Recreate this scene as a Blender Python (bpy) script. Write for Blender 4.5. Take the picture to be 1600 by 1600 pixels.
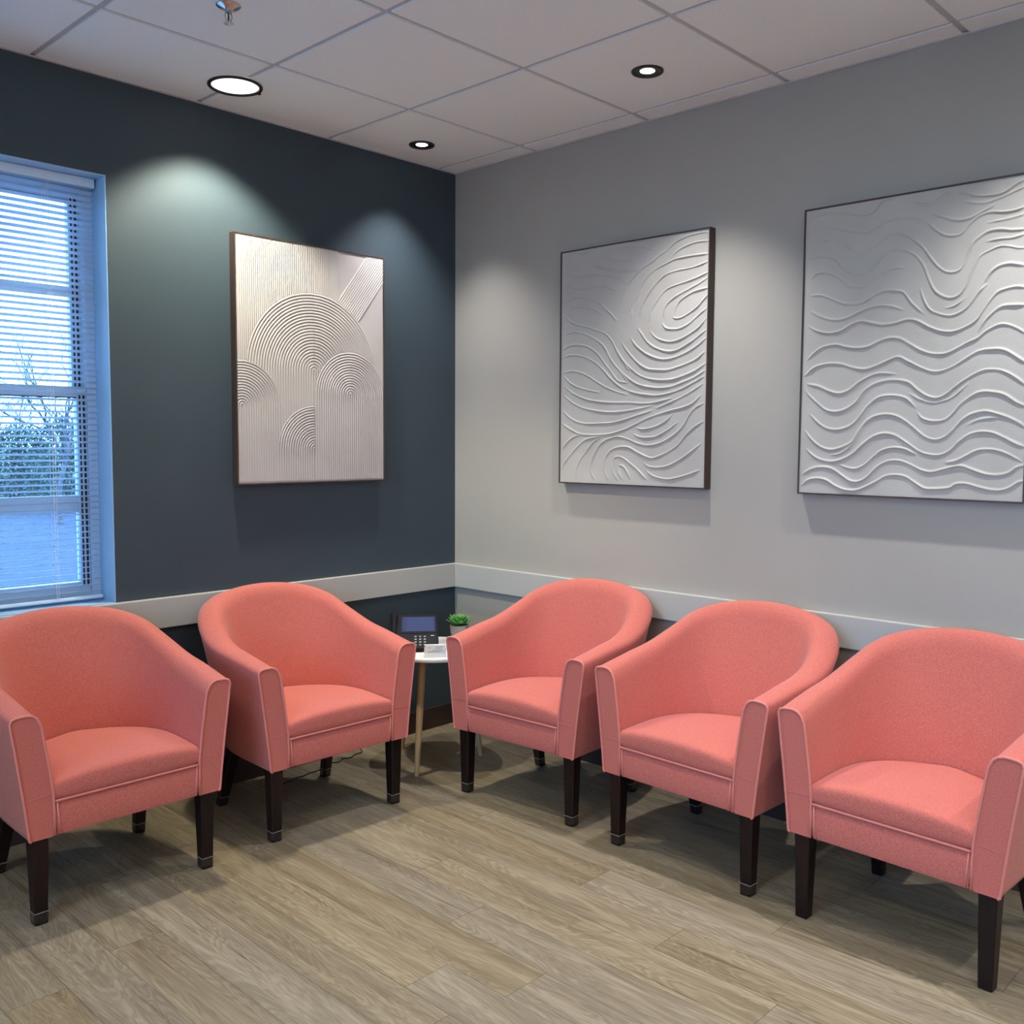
import bpy, bmesh, math, random
import numpy as np
from mathutils import Vector, Matrix
for o in list(bpy.data.objects): bpy.data.objects.remove(o, do_unlink=True)
C = bpy.context.scene
COL = C.collection
R = math.radians

# ---------------------------------------------------------------- camera
cam = bpy.data.cameras.new('camera'); cam_ob = bpy.data.objects.new('camera', cam); COL.objects.link(cam_ob)
cam.sensor_fit = 'HORIZONTAL'; cam.sensor_width = 36; cam.lens = 1503.25 / 1600 * 36
cam.clip_start = .05; cam.clip_end = 400
_yaw, _pitch, _roll = 0.76261215, -0.07353373, 0.00576434
_f = Vector((math.cos(_pitch)*math.cos(_yaw), math.cos(_pitch)*math.sin(_yaw), math.sin(_pitch)))
_r = Vector((math.sin(_yaw), -math.cos(_yaw), 0)); _u = _r.cross(_f)
_c, _s = math.cos(_roll), math.sin(_roll)
_r2 = _c*_r + _s*_u; _u2 = -_s*_r + _c*_u
cam_ob.matrix_world = Matrix(((_r2.x, _u2.x, -_f.x, -3.24821), (_r2.y, _u2.y, -_f.y, -3.49495), (_r2.z, _u2.z, -_f.z, 1.41251), (0, 0, 0, 1)))
C.camera = cam_ob

# ---------------------------------------------------------------- exposure
C.view_settings.view_transform = 'Standard'; C.view_settings.look = 'None'
C.view_settings.exposure = 0.0; C.view_settings.gamma = 1.0; C.view_settings.use_curve_mapping = False

# ---------------------------------------------------------------- daylight: overcast bluish sky
world = bpy.data.worlds.new('overcast_sky'); C.world = world; world.use_nodes = True
wn = world.node_tree; wn.nodes.clear()
wo = wn.nodes.new('ShaderNodeOutputWorld'); wb = wn.nodes.new('ShaderNodeBackground')
wtc = wn.nodes.new('ShaderNodeTexCoord'); wsx = wn.nodes.new('ShaderNodeSeparateXYZ'); wcr = wn.nodes.new('ShaderNodeValToRGB')
wcr.color_ramp.elements[0].position = 0.0; wcr.color_ramp.elements[0].color = (.24, .55, 1.0, 1)
wcr.color_ramp.elements[1].position = .5; wcr.color_ramp.elements[1].color = (.24, .50, 1.0, 1)
wn.links.new(wtc.outputs['Generated'], wsx.inputs[0]); wn.links.new(wsx.outputs['Z'], wcr.inputs['Fac'])
wn.links.new(wcr.outputs['Color'], wb.inputs['Color']); wn.links.new(wb.outputs[0], wo.inputs[0])
wb.inputs['Strength'].default_value = 12.0
# sky portal in the window opening (guides sampling only)
pl = bpy.data.lights.new('window_portal', 'AREA'); pl.shape = 'RECTANGLE'; pl.size = 1.1; pl.size_y = 1.55
pl.cycles.is_portal = True
po = bpy.data.objects.new('window_portal', pl); COL.objects.link(po); po.location = (-2.25, .26, 1.58); po.rotation_euler = (R(-90), 0, 0)
pl2 = bpy.data.lights.new('window_portal', 'AREA'); pl2.shape = 'RECTANGLE'; pl2.size = 2.6; pl2.size_y = 1.5; pl2.cycles.is_portal = True  # portal for the added fill window
po2 = bpy.data.objects.new('window_portal', pl2); COL.objects.link(po2); po2.location = (-5.16, -2.7, 1.6); po2.rotation_euler = (0, R(-90), 0)
po2.matrix_world = Matrix(((0, 0, -1, -5.16), (1, 0, 0, -2.7), (0, 1, 0, 1.6), (0, 0, 0, 1)))

# room dimensions (corner of the two walls at the origin)
H = 2.70; X0, Y0 = -4.9, -5.3
WX0, WX1, WZ0, WZ1 = -2.80, -1.709, .805, 2.355      # window opening in the left wall
RAIL_T, RAIL_B = .8078, .6923
# downlights: (x, y, kind)
LIGHTS = [(-1.339, -.262, 'big'), (-.415, -.231, 'small'), (-.433, -1.445, 'small'), (-.433, -2.665, 'small'),
          (-.433, -3.885, 'small'), (-1.655, -2.36, 'small'), (-2.875, -2.36, 'small'), (-1.655, -3.885, 'small'), (-2.875, -3.885, 'small')]  # last four downlights are unseen, added as fill
POWER = {'big': 128.0, 'small': 100.0, 'corner': 66.0, 'far': 48.0}
FILL_PANEL_W = 17.0
LCOL = {'big': (1.0, .97, .78), 'small': (.97, .975, 1.0)}

# ---------------------------------------------------------------- helpers
def tag(o, label=None, cat=None, group=None, kind=None):
    if label: o['label'] = label
    if cat: o['category'] = cat
    if group: o['group'] = group
    if kind: o['kind'] = kind
    return o
def empty(name, loc=(0,0,0), rz=0):
    o = bpy.data.objects.new(name, None); COL.objects.link(o); o.location = loc; o.rotation_euler = (0, 0, rz); o.empty_display_size = .1
    return o
def mesh_obj(name, bm, mat, parent=None, smooth=False, sharp=None):
    bmesh.ops.recalc_face_normals(bm, faces=bm.faces)
    me = bpy.data.meshes.new(name); bm.to_mesh(me); bm.free()
    if mat: me.materials.append(mat)
    if smooth:
        me.polygons.foreach_set('use_smooth', [True]*len(me.polygons))
        if sharp is not None: me.set_sharp_from_angle(angle=R(sharp))
    o = bpy.data.objects.new(name, me); COL.objects.link(o)
    if parent: o.parent = parent
    return o
def copy_tree(o, parent=None):
    c = o.copy(); COL.objects.link(c); c.parent = parent
    for ch in list(o.children): copy_tree(ch, c)
    return c
def box(bm, x0, x1, y0, y1, z0, z1, bev=0, seg=2, mtx=None):
    vs = [bm.verts.new((x, y, z)) for z in (z0, z1) for y in (y0, y1) for x in (x0, x1)]
    fs = [bm.faces.new([vs[i] for i in f]) for f in ((0,2,3,1),(4,5,7,6),(0,1,5,4),(2,6,7,3),(0,4,6,2),(1,3,7,5))]
    if bev:
        es = list({e for f in fs for e in f.edges})
        r = bmesh.ops.bevel(bm, geom=es, offset=bev, segments=seg, affect='EDGES', profile=.5)
        vs = list({v for f in r['faces'] for v in f.verts} | {v for v in vs if v.is_valid})
    if mtx: bmesh.ops.transform(bm, matrix=mtx, verts=[v for v in vs if v.is_valid])
    return vs
def tube(bm, pts, r, seg=8, closed=False, caps=True):
    pts = [Vector(p) for p in pts]; n = len(pts); rings = []
    rs = r if isinstance(r, (list, tuple)) else [r]*n
    prev = None
    for i, p in enumerate(pts):
        if closed: t = pts[(i+1) % n] - pts[i-1]
        else: t = pts[min(i+1, n-1)] - pts[max(i-1, 0)]
        t.normalize()
        if prev is None:
            a = Vector((0,0,1)) if abs(t.z) < .9 else Vector((1,0,0)); u = t.cross(a).normalized()
        else:
            u = (prev - t*prev.dot(t))
            if u.length < 1e-6: u = t.cross(Vector((0,0,1)))
            u.normalize()
        prev = u; v = t.cross(u)
        rings.append([bm.verts.new(p + rs[i]*(math.cos(2*math.pi*k/seg)*u + math.sin(2*math.pi*k/seg)*v)) for k in range(seg)])
    m = n if closed else n-1
    for i in range(m):
        A, B = rings[i], rings[(i+1) % n]
        for k in range(seg): bm.faces.new((A[k], A[(k+1) % seg], B[(k+1) % seg], B[k]))
    if caps and not closed:
        bm.faces.new(rings[0][::-1]); bm.faces.new(rings[-1])
def lathe(bm, prof, seg=32, cx=0, cy=0, cap=True):
    rings = []
    for r, z in prof:
        if r < 1e-6: rings.append([bm.verts.new((cx, cy, z))])
        else: rings.append([bm.verts.new((cx+r*math.cos(2*math.pi*k/seg), cy+r*math.sin(2*math.pi*k/seg), z)) for k in range(seg)])
    for A, B in zip(rings, rings[1:]):
        for k in range(seg):
            k2 = (k+1) % seg
            if len(A) == 1 and len(B) == 1: continue
            if len(A) == 1: bm.faces.new((A[0], B[k2], B[k]))
            elif len(B) == 1: bm.faces.new((A[k], A[k2], B[0]))
            else: bm.faces.new((A[k], A[k2], B[k2], B[k]))
def frustum(bm, c0, s0, c1, s1, bev=.003):
    # square tapered post from centre c0 (half size s0) to c1 (half size s1)
    q = [(-1,-1),(1,-1),(1,1),(-1,1)]
    def ring(c, s):
        o = []
        for i, (a, b) in enumerate(q):
            k = bev/ s
            for da, db in (((1-k)*a if i in (1,3) else a, b if i in (1,3) else (1-k)*b), (a if i in (1,3) else (1-k)*a, (1-k)*b if i in (1,3) else b)):
                o.append(bm.verts.new((c[0]+s*da, c[1]+s*db, c[2])))
        return o
    A, B = ring(c0, s0), ring(c1, s1)
    n = len(A)
    for k in range(n): bm.faces.new((A[k], A[(k+1) % n], B[(k+1) % n], B[k]))
    bm.faces.new(A[::-1]); bm.faces.new(B)

# ---------------------------------------------------------------- materials
def nodes(m): return m.node_tree.nodes, m.node_tree.links
def mat(name, col, rough=.6, metal=0, spec=.5, emit=None, estr=0, coat=0, sheen=0):
    m = bpy.data.materials.new(name); m.use_nodes = True
    b = m.node_tree.nodes['Principled BSDF']
    b.inputs['Base Color'].default_value = (*col, 1); b.inputs['Roughness'].default_value = rough
    b.inputs['Metallic'].default_value = metal; b.inputs['Specular IOR Level'].default_value = spec
    b.inputs['Coat Weight'].default_value = coat; b.inputs['Sheen Weight'].default_value = sheen
    if emit: b.inputs['Emission Color'].default_value = (*emit, 1); b.inputs['Emission Strength'].default_value = estr
    return m
def noise_mat(name, c1, c2, scale, rough=.6, bump=.1, bscale=None, stretch=(1,1,1), detail=4, spec=.5, lo=.35, hi=.65, dist=.002, sheen=0):
    m = mat(name, c1, rough, spec=spec, sheen=sheen); N, L = nodes(m); b = N['Principled BSDF']
    tc = N.new('ShaderNodeTexCoord'); mp = N.new('ShaderNodeMapping'); mp.inputs['Scale'].default_value = stretch
    L.new(tc.outputs['Object'], mp.inputs[0])
    n = N.new('ShaderNodeTexNoise'); n.inputs['Scale'].default_value = scale; n.inputs['Detail'].default_value = detail
    L.new(mp.outputs[0], n.inputs['Vector'])
    cr = N.new('ShaderNodeValToRGB'); cr.color_ramp.elements[0].color = (*c1, 1); cr.color_ramp.elements[1].color = (*c2, 1)
    cr.color_ramp.elements[0].position = lo; cr.color_ramp.elements[1].position = hi
    L.new(n.outputs['Fac'], cr.inputs[0]); L.new(cr.outputs[0], b.inputs['Base Color'])
    if bump:
        n2 = N.new('ShaderNodeTexNoise'); n2.inputs['Scale'].default_value = bscale or scale; n2.inputs['Detail'].default_value = detail
        L.new(mp.outputs[0], n2.inputs['Vector'])
        bp = N.new('ShaderNodeBump'); bp.inputs['Strength'].default_value = bump; bp.inputs['Distance'].default_value = dist
        L.new(n2.outputs['Fac'], bp.inputs['Height']); L.new(bp.outputs[0], b.inputs['Normal'])
    return m
def fabric_mat():
    m = mat('coral_woven_fabric', (.7,.15,.12), .92, spec=.15, sheen=.25); N, L = nodes(m); b = N['Principled BSDF']
    b.inputs['Sheen Roughness'].default_value = .5; b.inputs['Sheen Tint'].default_value = (1, .75, .7, 1)
    tc = N.new('ShaderNodeTexCoord')
    outs = []
    for sc in ((800, 800, 220), (220, 800, 800), (800, 220, 800)):
        mp = N.new('ShaderNodeMapping'); mp.inputs['Scale'].default_value = sc; L.new(tc.outputs['Object'], mp.inputs[0])
        n = N.new('ShaderNodeTexNoise'); n.inputs['Scale'].default_value = 1.0; n.inputs['Detail'].default_value = 2; L.new(mp.outputs[0], n.inputs['Vector'])
        outs.append(n.outputs['Fac'])
    a = N.new('ShaderNodeMath'); a.operation = 'ADD'; L.new(outs[0], a.inputs[0]); L.new(outs[1], a.inputs[1])
    a2 = N.new('ShaderNodeMath'); a2.operation = 'ADD'; L.new(a.outputs[0], a2.inputs[0]); L.new(outs[2], a2.inputs[1])
    a3 = N.new('ShaderNodeMath'); a3.operation = 'DIVIDE'; a3.inputs[1].default_value = 3; L.new(a2.outputs[0], a3.inputs[0])
    cr = N.new('ShaderNodeValToRGB'); e = cr.color_ramp.elements
    e[0].position = .40; e[0].color = (*FAB[0], 1); e[1].position = .60; e[1].color = (*FAB[1], 1)
    L.new(a3.outputs[0], cr.inputs[0]); L.new(cr.outputs[0], b.inputs['Base Color'])
    bp = N.new('ShaderNodeBump'); bp.inputs['Strength'].default_value = .35; bp.inputs['Distance'].default_value = .0015
    L.new(a3.outputs[0], bp.inputs['Height']); L.new(bp.outputs[0], b.inputs['Normal'])
    return m
def floor_mat():
    m = mat('vinyl_oak_plank', (.3,.25,.2), .5, spec=.35); N, L = nodes(m); b = N['Principled BSDF']
    def mth(op, a, bb=None, c=None):
        n = N.new('ShaderNodeMath'); n.operation = op
        for i, v in enumerate((a, bb, c)):
            if v is None: continue
            if isinstance(v, (int, float)): n.inputs[i].default_value = v
            else: L.new(v, n.inputs[i])
        return n.outputs[0]
    tc = N.new('ShaderNodeTexCoord'); sp = N.new('ShaderNodeSeparateXYZ'); L.new(tc.outputs['Object'], sp.inputs[0])
    PW, PL = .152, 1.22
    row = mth('DIVIDE', mth('ADD', sp.outputs['X'], 20*PW+.032), PW); ri = mth('FLOOR', row); rf = mth('FRACT', row)
    wn_ = N.new('ShaderNodeTexWhiteNoise'); wn_.noise_dimensions = '1D'; L.new(ri, wn_.inputs['W'])
    off = mth('MULTIPLY', wn_.outputs['Value'], PL)
    ly = mth('DIVIDE', mth('ADD', mth('ADD', sp.outputs['Y'], 12), off), PL); li = mth('FLOOR', ly); lf = mth('FRACT', ly)
    cv = N.new('ShaderNodeCombineXYZ'); L.new(ri, cv.inputs[0]); L.new(li, cv.inputs[1])
    w2 = N.new('ShaderNodeTexWhiteNoise'); w2.noise_dimensions = '2D'; L.new(cv.outputs[0], w2.inputs['Vector'])
    pid = w2.outputs['Value']
    # grain: noise stretched along y, offset per plank
    def grain(sx, sy, det, dist_, rgh=.55):
        c2 = N.new('ShaderNodeCombineXYZ')
        L.new(mth('ADD', mth('MULTIPLY', sp.outputs['X'], sx), mth('MULTIPLY', pid, 37.0)), c2.inputs[0])
        L.new(mth('ADD', mth('MULTIPLY', sp.outputs['Y'], sy), mth('MULTIPLY', pid, 91.0)), c2.inputs[1])
        L.new(mth('MULTIPLY', pid, 53.0), c2.inputs[2])
        n = N.new('ShaderNodeTexNoise'); n.inputs['Scale'].default_value = 1; n.inputs['Detail'].default_value = det
        n.inputs['Roughness'].default_value = rgh; n.inputs['Distortion'].default_value = dist_
        L.new(c2.outputs[0], n.inputs['Vector']); return n.outputs['Fac']
    g1 = grain(26, 1.5, 5, .6); g2 = grain(130, 4.0, 3, .2); g3 = grain(9, 1.1, 3, 1.6)
    # cathedral rings from a broad noise
    rings = mth('SINE', mth('MULTIPLY', g3, 95.0)); rings = mth('ADD', mth('MULTIPLY', rings, .5), .5)
    gm = mth('ADD', mth('ADD', mth('MULTIPLY', g1, .60), mth('MULTIPLY', g2, .24)), mth('MULTIPLY', rings, .13))
    cr = N.new('ShaderNodeValToRGB'); e = cr.color_ramp.elements
    e[0].position = .36; e[0].color = (*[.5*(p+q) for p, q in zip(FLR[0], FLR[1])], 1); e[1].position = .66; e[1].color = (*FLR[2], 1)
    k = e.new(.49); k.color = (*FLR[1], 1)
    L.new(gm, cr.inputs[0])
    # dark streaks / knots
    st = grain(34, 1.3, 5, 1.0, .6); stm = N.new('ShaderNodeMapRange'); stm.inputs['From Min'].default_value = .60; stm.inputs['From Max'].default_value = .70
    L.new(st, stm.inputs['Value'])
    mx = N.new('ShaderNodeMix'); mx.data_type = 'RGBA'; mx.blend_type = 'MULTIPLY'
    L.new(mth('MULTIPLY', stm.outputs[0], .75), mx.inputs['Factor']); L.new(cr.outputs[0], mx.inputs['A']); mx.inputs['B'].default_value = (.42, .36, .30, 1)
    # per plank tone
    hs = N.new('ShaderNodeHueSaturation'); L.new(mx.outputs['Result'], hs.inputs['Color'])
    L.new(mth('ADD', mth('MULTIPLY', pid, .16), .92), hs.inputs['Value'])
    cvs = N.new('ShaderNodeSeparateColor'); L.new(w2.outputs['Color'], cvs.inputs[0])
    L.new(mth('ADD', mth('MULTIPLY', cvs.outputs[1], .22), .86), hs.inputs['Saturation'])
    # seams
    def seam(fr, wd): return mth('MAXIMUM', mth('LESS_THAN', fr, wd), mth('GREATER_THAN', fr, 1-wd))
    sm = mth('MAXIMUM', seam(rf, .007), seam(lf, .0009))
    mx2 = N.new('ShaderNodeMix'); mx2.data_type = 'RGBA'; L.new(mth('MULTIPLY', sm, .62), mx2.inputs['Factor'])
    L.new(hs.outputs[0], mx2.inputs['A']); mx2.inputs['B'].default_value = (.05, .038, .028, 1)
    L.new(mx2.outputs['Result'], b.inputs['Base Color'])
    L.new(mth('ADD', mth('MULTIPLY', g1, .2), .36), b.inputs['Roughness'])
    bp = N.new('ShaderNodeBump'); bp.inputs['Strength'].default_value = .25; bp.inputs['Distance'].default_value = .001
    L.new(mth('SUBTRACT', gm, mth('MULTIPLY', sm, .8)), bp.inputs['Height']); L.new(bp.outputs[0], b.inputs['Normal'])
    return m
FAB = [(.43, .090, .068), (.67, .198, .150)]
FLR = [(.125, .096, .058), (.23, .180, .112), (.315, .255, .165)]
M = {}
M['fabric'] = fabric_mat()
M['piping'] = mat('coral_piping', (.69, .225, .175), .85, spec=.2)
M['leg'] = noise_mat('espresso_wood', (.006, .0022, .002), (.016, .005, .0045), 30, rough=.4, spec=.3, bump=.05, stretch=(1, 1, .15))
M['cup'] = mat('brown_plastic_glide', (.020, .012, .010), .25, coat=.3)
M['cupring'] = mat('pale_glide_rim', (.25, .2, .17), .3)
M['dust'] = mat('black_dust_cover', (.01, .01, .01), .95)
M['floor'] = floor_mat()
M['blue'] = noise_mat('slate_blue_wall_paint', (.042, .062, .076), (.045, .066, .081), 3, rough=.55, bump=.06, bscale=220, spec=.4, dist=.001)
M['grey'] = noise_mat('warm_grey_wall_paint', (.395, .362, .305), (.41, .376, .318), 3, rough=.6, bump=.06, bscale=220, spec=.35, dist=.001)
M['offwhite'] = mat('off_white_wall_paint', (.72, .71, .68), .6)
M['trim'] = mat('white_trim_paint', (.485, .46, .41), .35)
M['reveal'] = mat('window_return_daylight_tint', (.32, .52, .72), .5)  # blue of the daylight is put into the return's colour
M['base'] = mat('dark_brown_vinyl_base', (.045, .025, .022), .45)
M['tile'] = noise_mat('mineral_fibre_tile', (.79, .825, .805), (.85, .885, .865), 160, rough=.9, bump=.35, bscale=260, detail=6, lo=.3, hi=.6)
M['tbar'] = mat('white_metal_grid', (.52, .51, .51), .5)
M['black'] = mat('dark_bronze_metal', (.025, .022, .022), .4, metal=.4)
M['reflector'] = mat('satin_reflector', (.12, .12, .12), .25, metal=1)
M['lamp_big'] = mat('frosted_lamp_lens', (.9, .9, .85), .5, emit=(1.0, .95, .86), estr=2.2)
M['lamp_small'] = mat('led_lens', (.9, .9, .9), .5, emit=(.9, .97, 1.0), estr=9.0)
M['fill_panel_lens'] = mat('fill_panel_diffuser', (.85, .85, .83), .6, emit=(1, .97, .92), estr=2.0)
M['chrome'] = mat('chrome', (.55, .55, .56), .2, metal=1)
M['frame'] = noise_mat('dark_walnut_frame', (.045, .026, .020), (.075, .045, .034), 20, rough=.5, bump=.1, stretch=(1, 1, .1))
M['canvas_beige'] = noise_mat('ribbed_beige_plaster', (.47, .425, .395), (.51, .465, .435), 8, rough=.75, bump=.15, bscale=300, dist=.001)
M['canvas_white'] = noise_mat('white_plaster_relief', (.45, .415, .360), (.49, .455, .40), 8, rough=.7, bump=.25, bscale=120, dist=.0015)
M['vinyl'] = mat('white_vinyl_daylight_tint', (.48, .60, .72), .35)  # white vinyl, with the blue daylight cast mixed into its colour
M['gasket'] = mat('black_window_gasket', (.01, .012, .014), .6)
M['slat'] = mat('white_slat_daylight_tint', (.62, .75, .88), .45)  # white slats coloured bluish to stand in for daylight on them
M['cord'] = mat('white_cord', (.75, .78, .78), .8)
M['tabletop'] = mat('white_laminate', (.80, .79, .75), .4)
M['beech'] = noise_mat('light_beech_wood', (.42, .29, .15), (.52, .37, .20), 18, rough=.5, bump=.05, stretch=(1, 1, .12))
M['phone'] = mat('black_phone_plastic', (.006, .006, .009), .5, spec=.2)
M['screen'] = mat('phone_lcd', (.02, .025, .06), .15, emit=(.08, .10, .22), estr=.42)
M['screenline'] = mat('phone_lcd_row', (.02, .03, .08), .2, emit=(.13, .16, .30), estr=.5)
M['key'] = mat('grey_phone_key', (.45, .45, .47), .5)
M['card'] = mat('white_card', (.90, .90, .90), .6)
M['ink'] = mat('grey_ink', (.30, .30, .33), .7)
M['acrylic'] = mat('clear_acrylic', (.8, .82, .84), .1)
M['leaf'] = noise_mat('green_leaf', (.05, .20, .02), (.12, .36, .05), 25, rough=.5, bump=0)
M['leaf_edge'] = mat('bluish_succulent_leaf', (.10, .22, .16), .5)
M['pot'] = noise_mat('taupe_ceramic_pot', (.30, .24, .20), (.36, .29, .25), 30, rough=.7)
M['soil'] = mat('dark_potting_soil', (.02, .014, .01), .95)
M['blackcord'] = mat('black_rubber_cord', (.01, .01, .01), .6)
M['bounce_ground'] = noise_mat('pale_bounce_ground', (.38, .38, .37), (.46, .46, .45), 1.5, rough=.9, bump=0)  # kept pale to bounce daylight up to the ceiling
M['asphalt'] = noise_mat('blue_grey_asphalt', (.012, .017, .036), (.020, .027, .052), .6, rough=.9, bump=0)
M['grass'] = noise_mat('winter_grass', (.06, .09, .05), (.11, .13, .08), .8, rough=.95, bump=0)
M['hedge'] = noise_mat('evergreen_foliage', (.02, .045, .032), (.08, .12, .085), 2.5, rough=.8, bump=0)
M['bark'] = noise_mat('grey_bark', (.06, .055, .06), (.11, .10, .10), 6, rough=.9)
M['siding'] = mat('blue_grey_parked_roof', (.08, .11, .24), .5)
def glass_mat():
    m = bpy.data.materials.new('clear_window_glass'); m.use_nodes = True; N, L = nodes(m); N.clear()
    o = N.new('ShaderNodeOutputMaterial'); t = N.new('ShaderNodeBsdfTransparent'); g = N.new('ShaderNodeBsdfGlossy'); g.inputs['Roughness'].default_value = .02
    t.inputs['Color'].default_value = (.93, .97, .97, 1)
    fr = N.new('ShaderNodeFresnel'); fr.inputs['IOR'].default_value = 1.45; mx = N.new('ShaderNodeMixShader')
    L.new(fr.outputs[0], mx.inputs[0]); L.new(t.outputs[0], mx.inputs[1]); L.new(g.outputs[0], mx.inputs[2]); L.new(mx.outputs[0], o.inputs[0])
    return m
M['glass'] = glass_mat()
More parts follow.
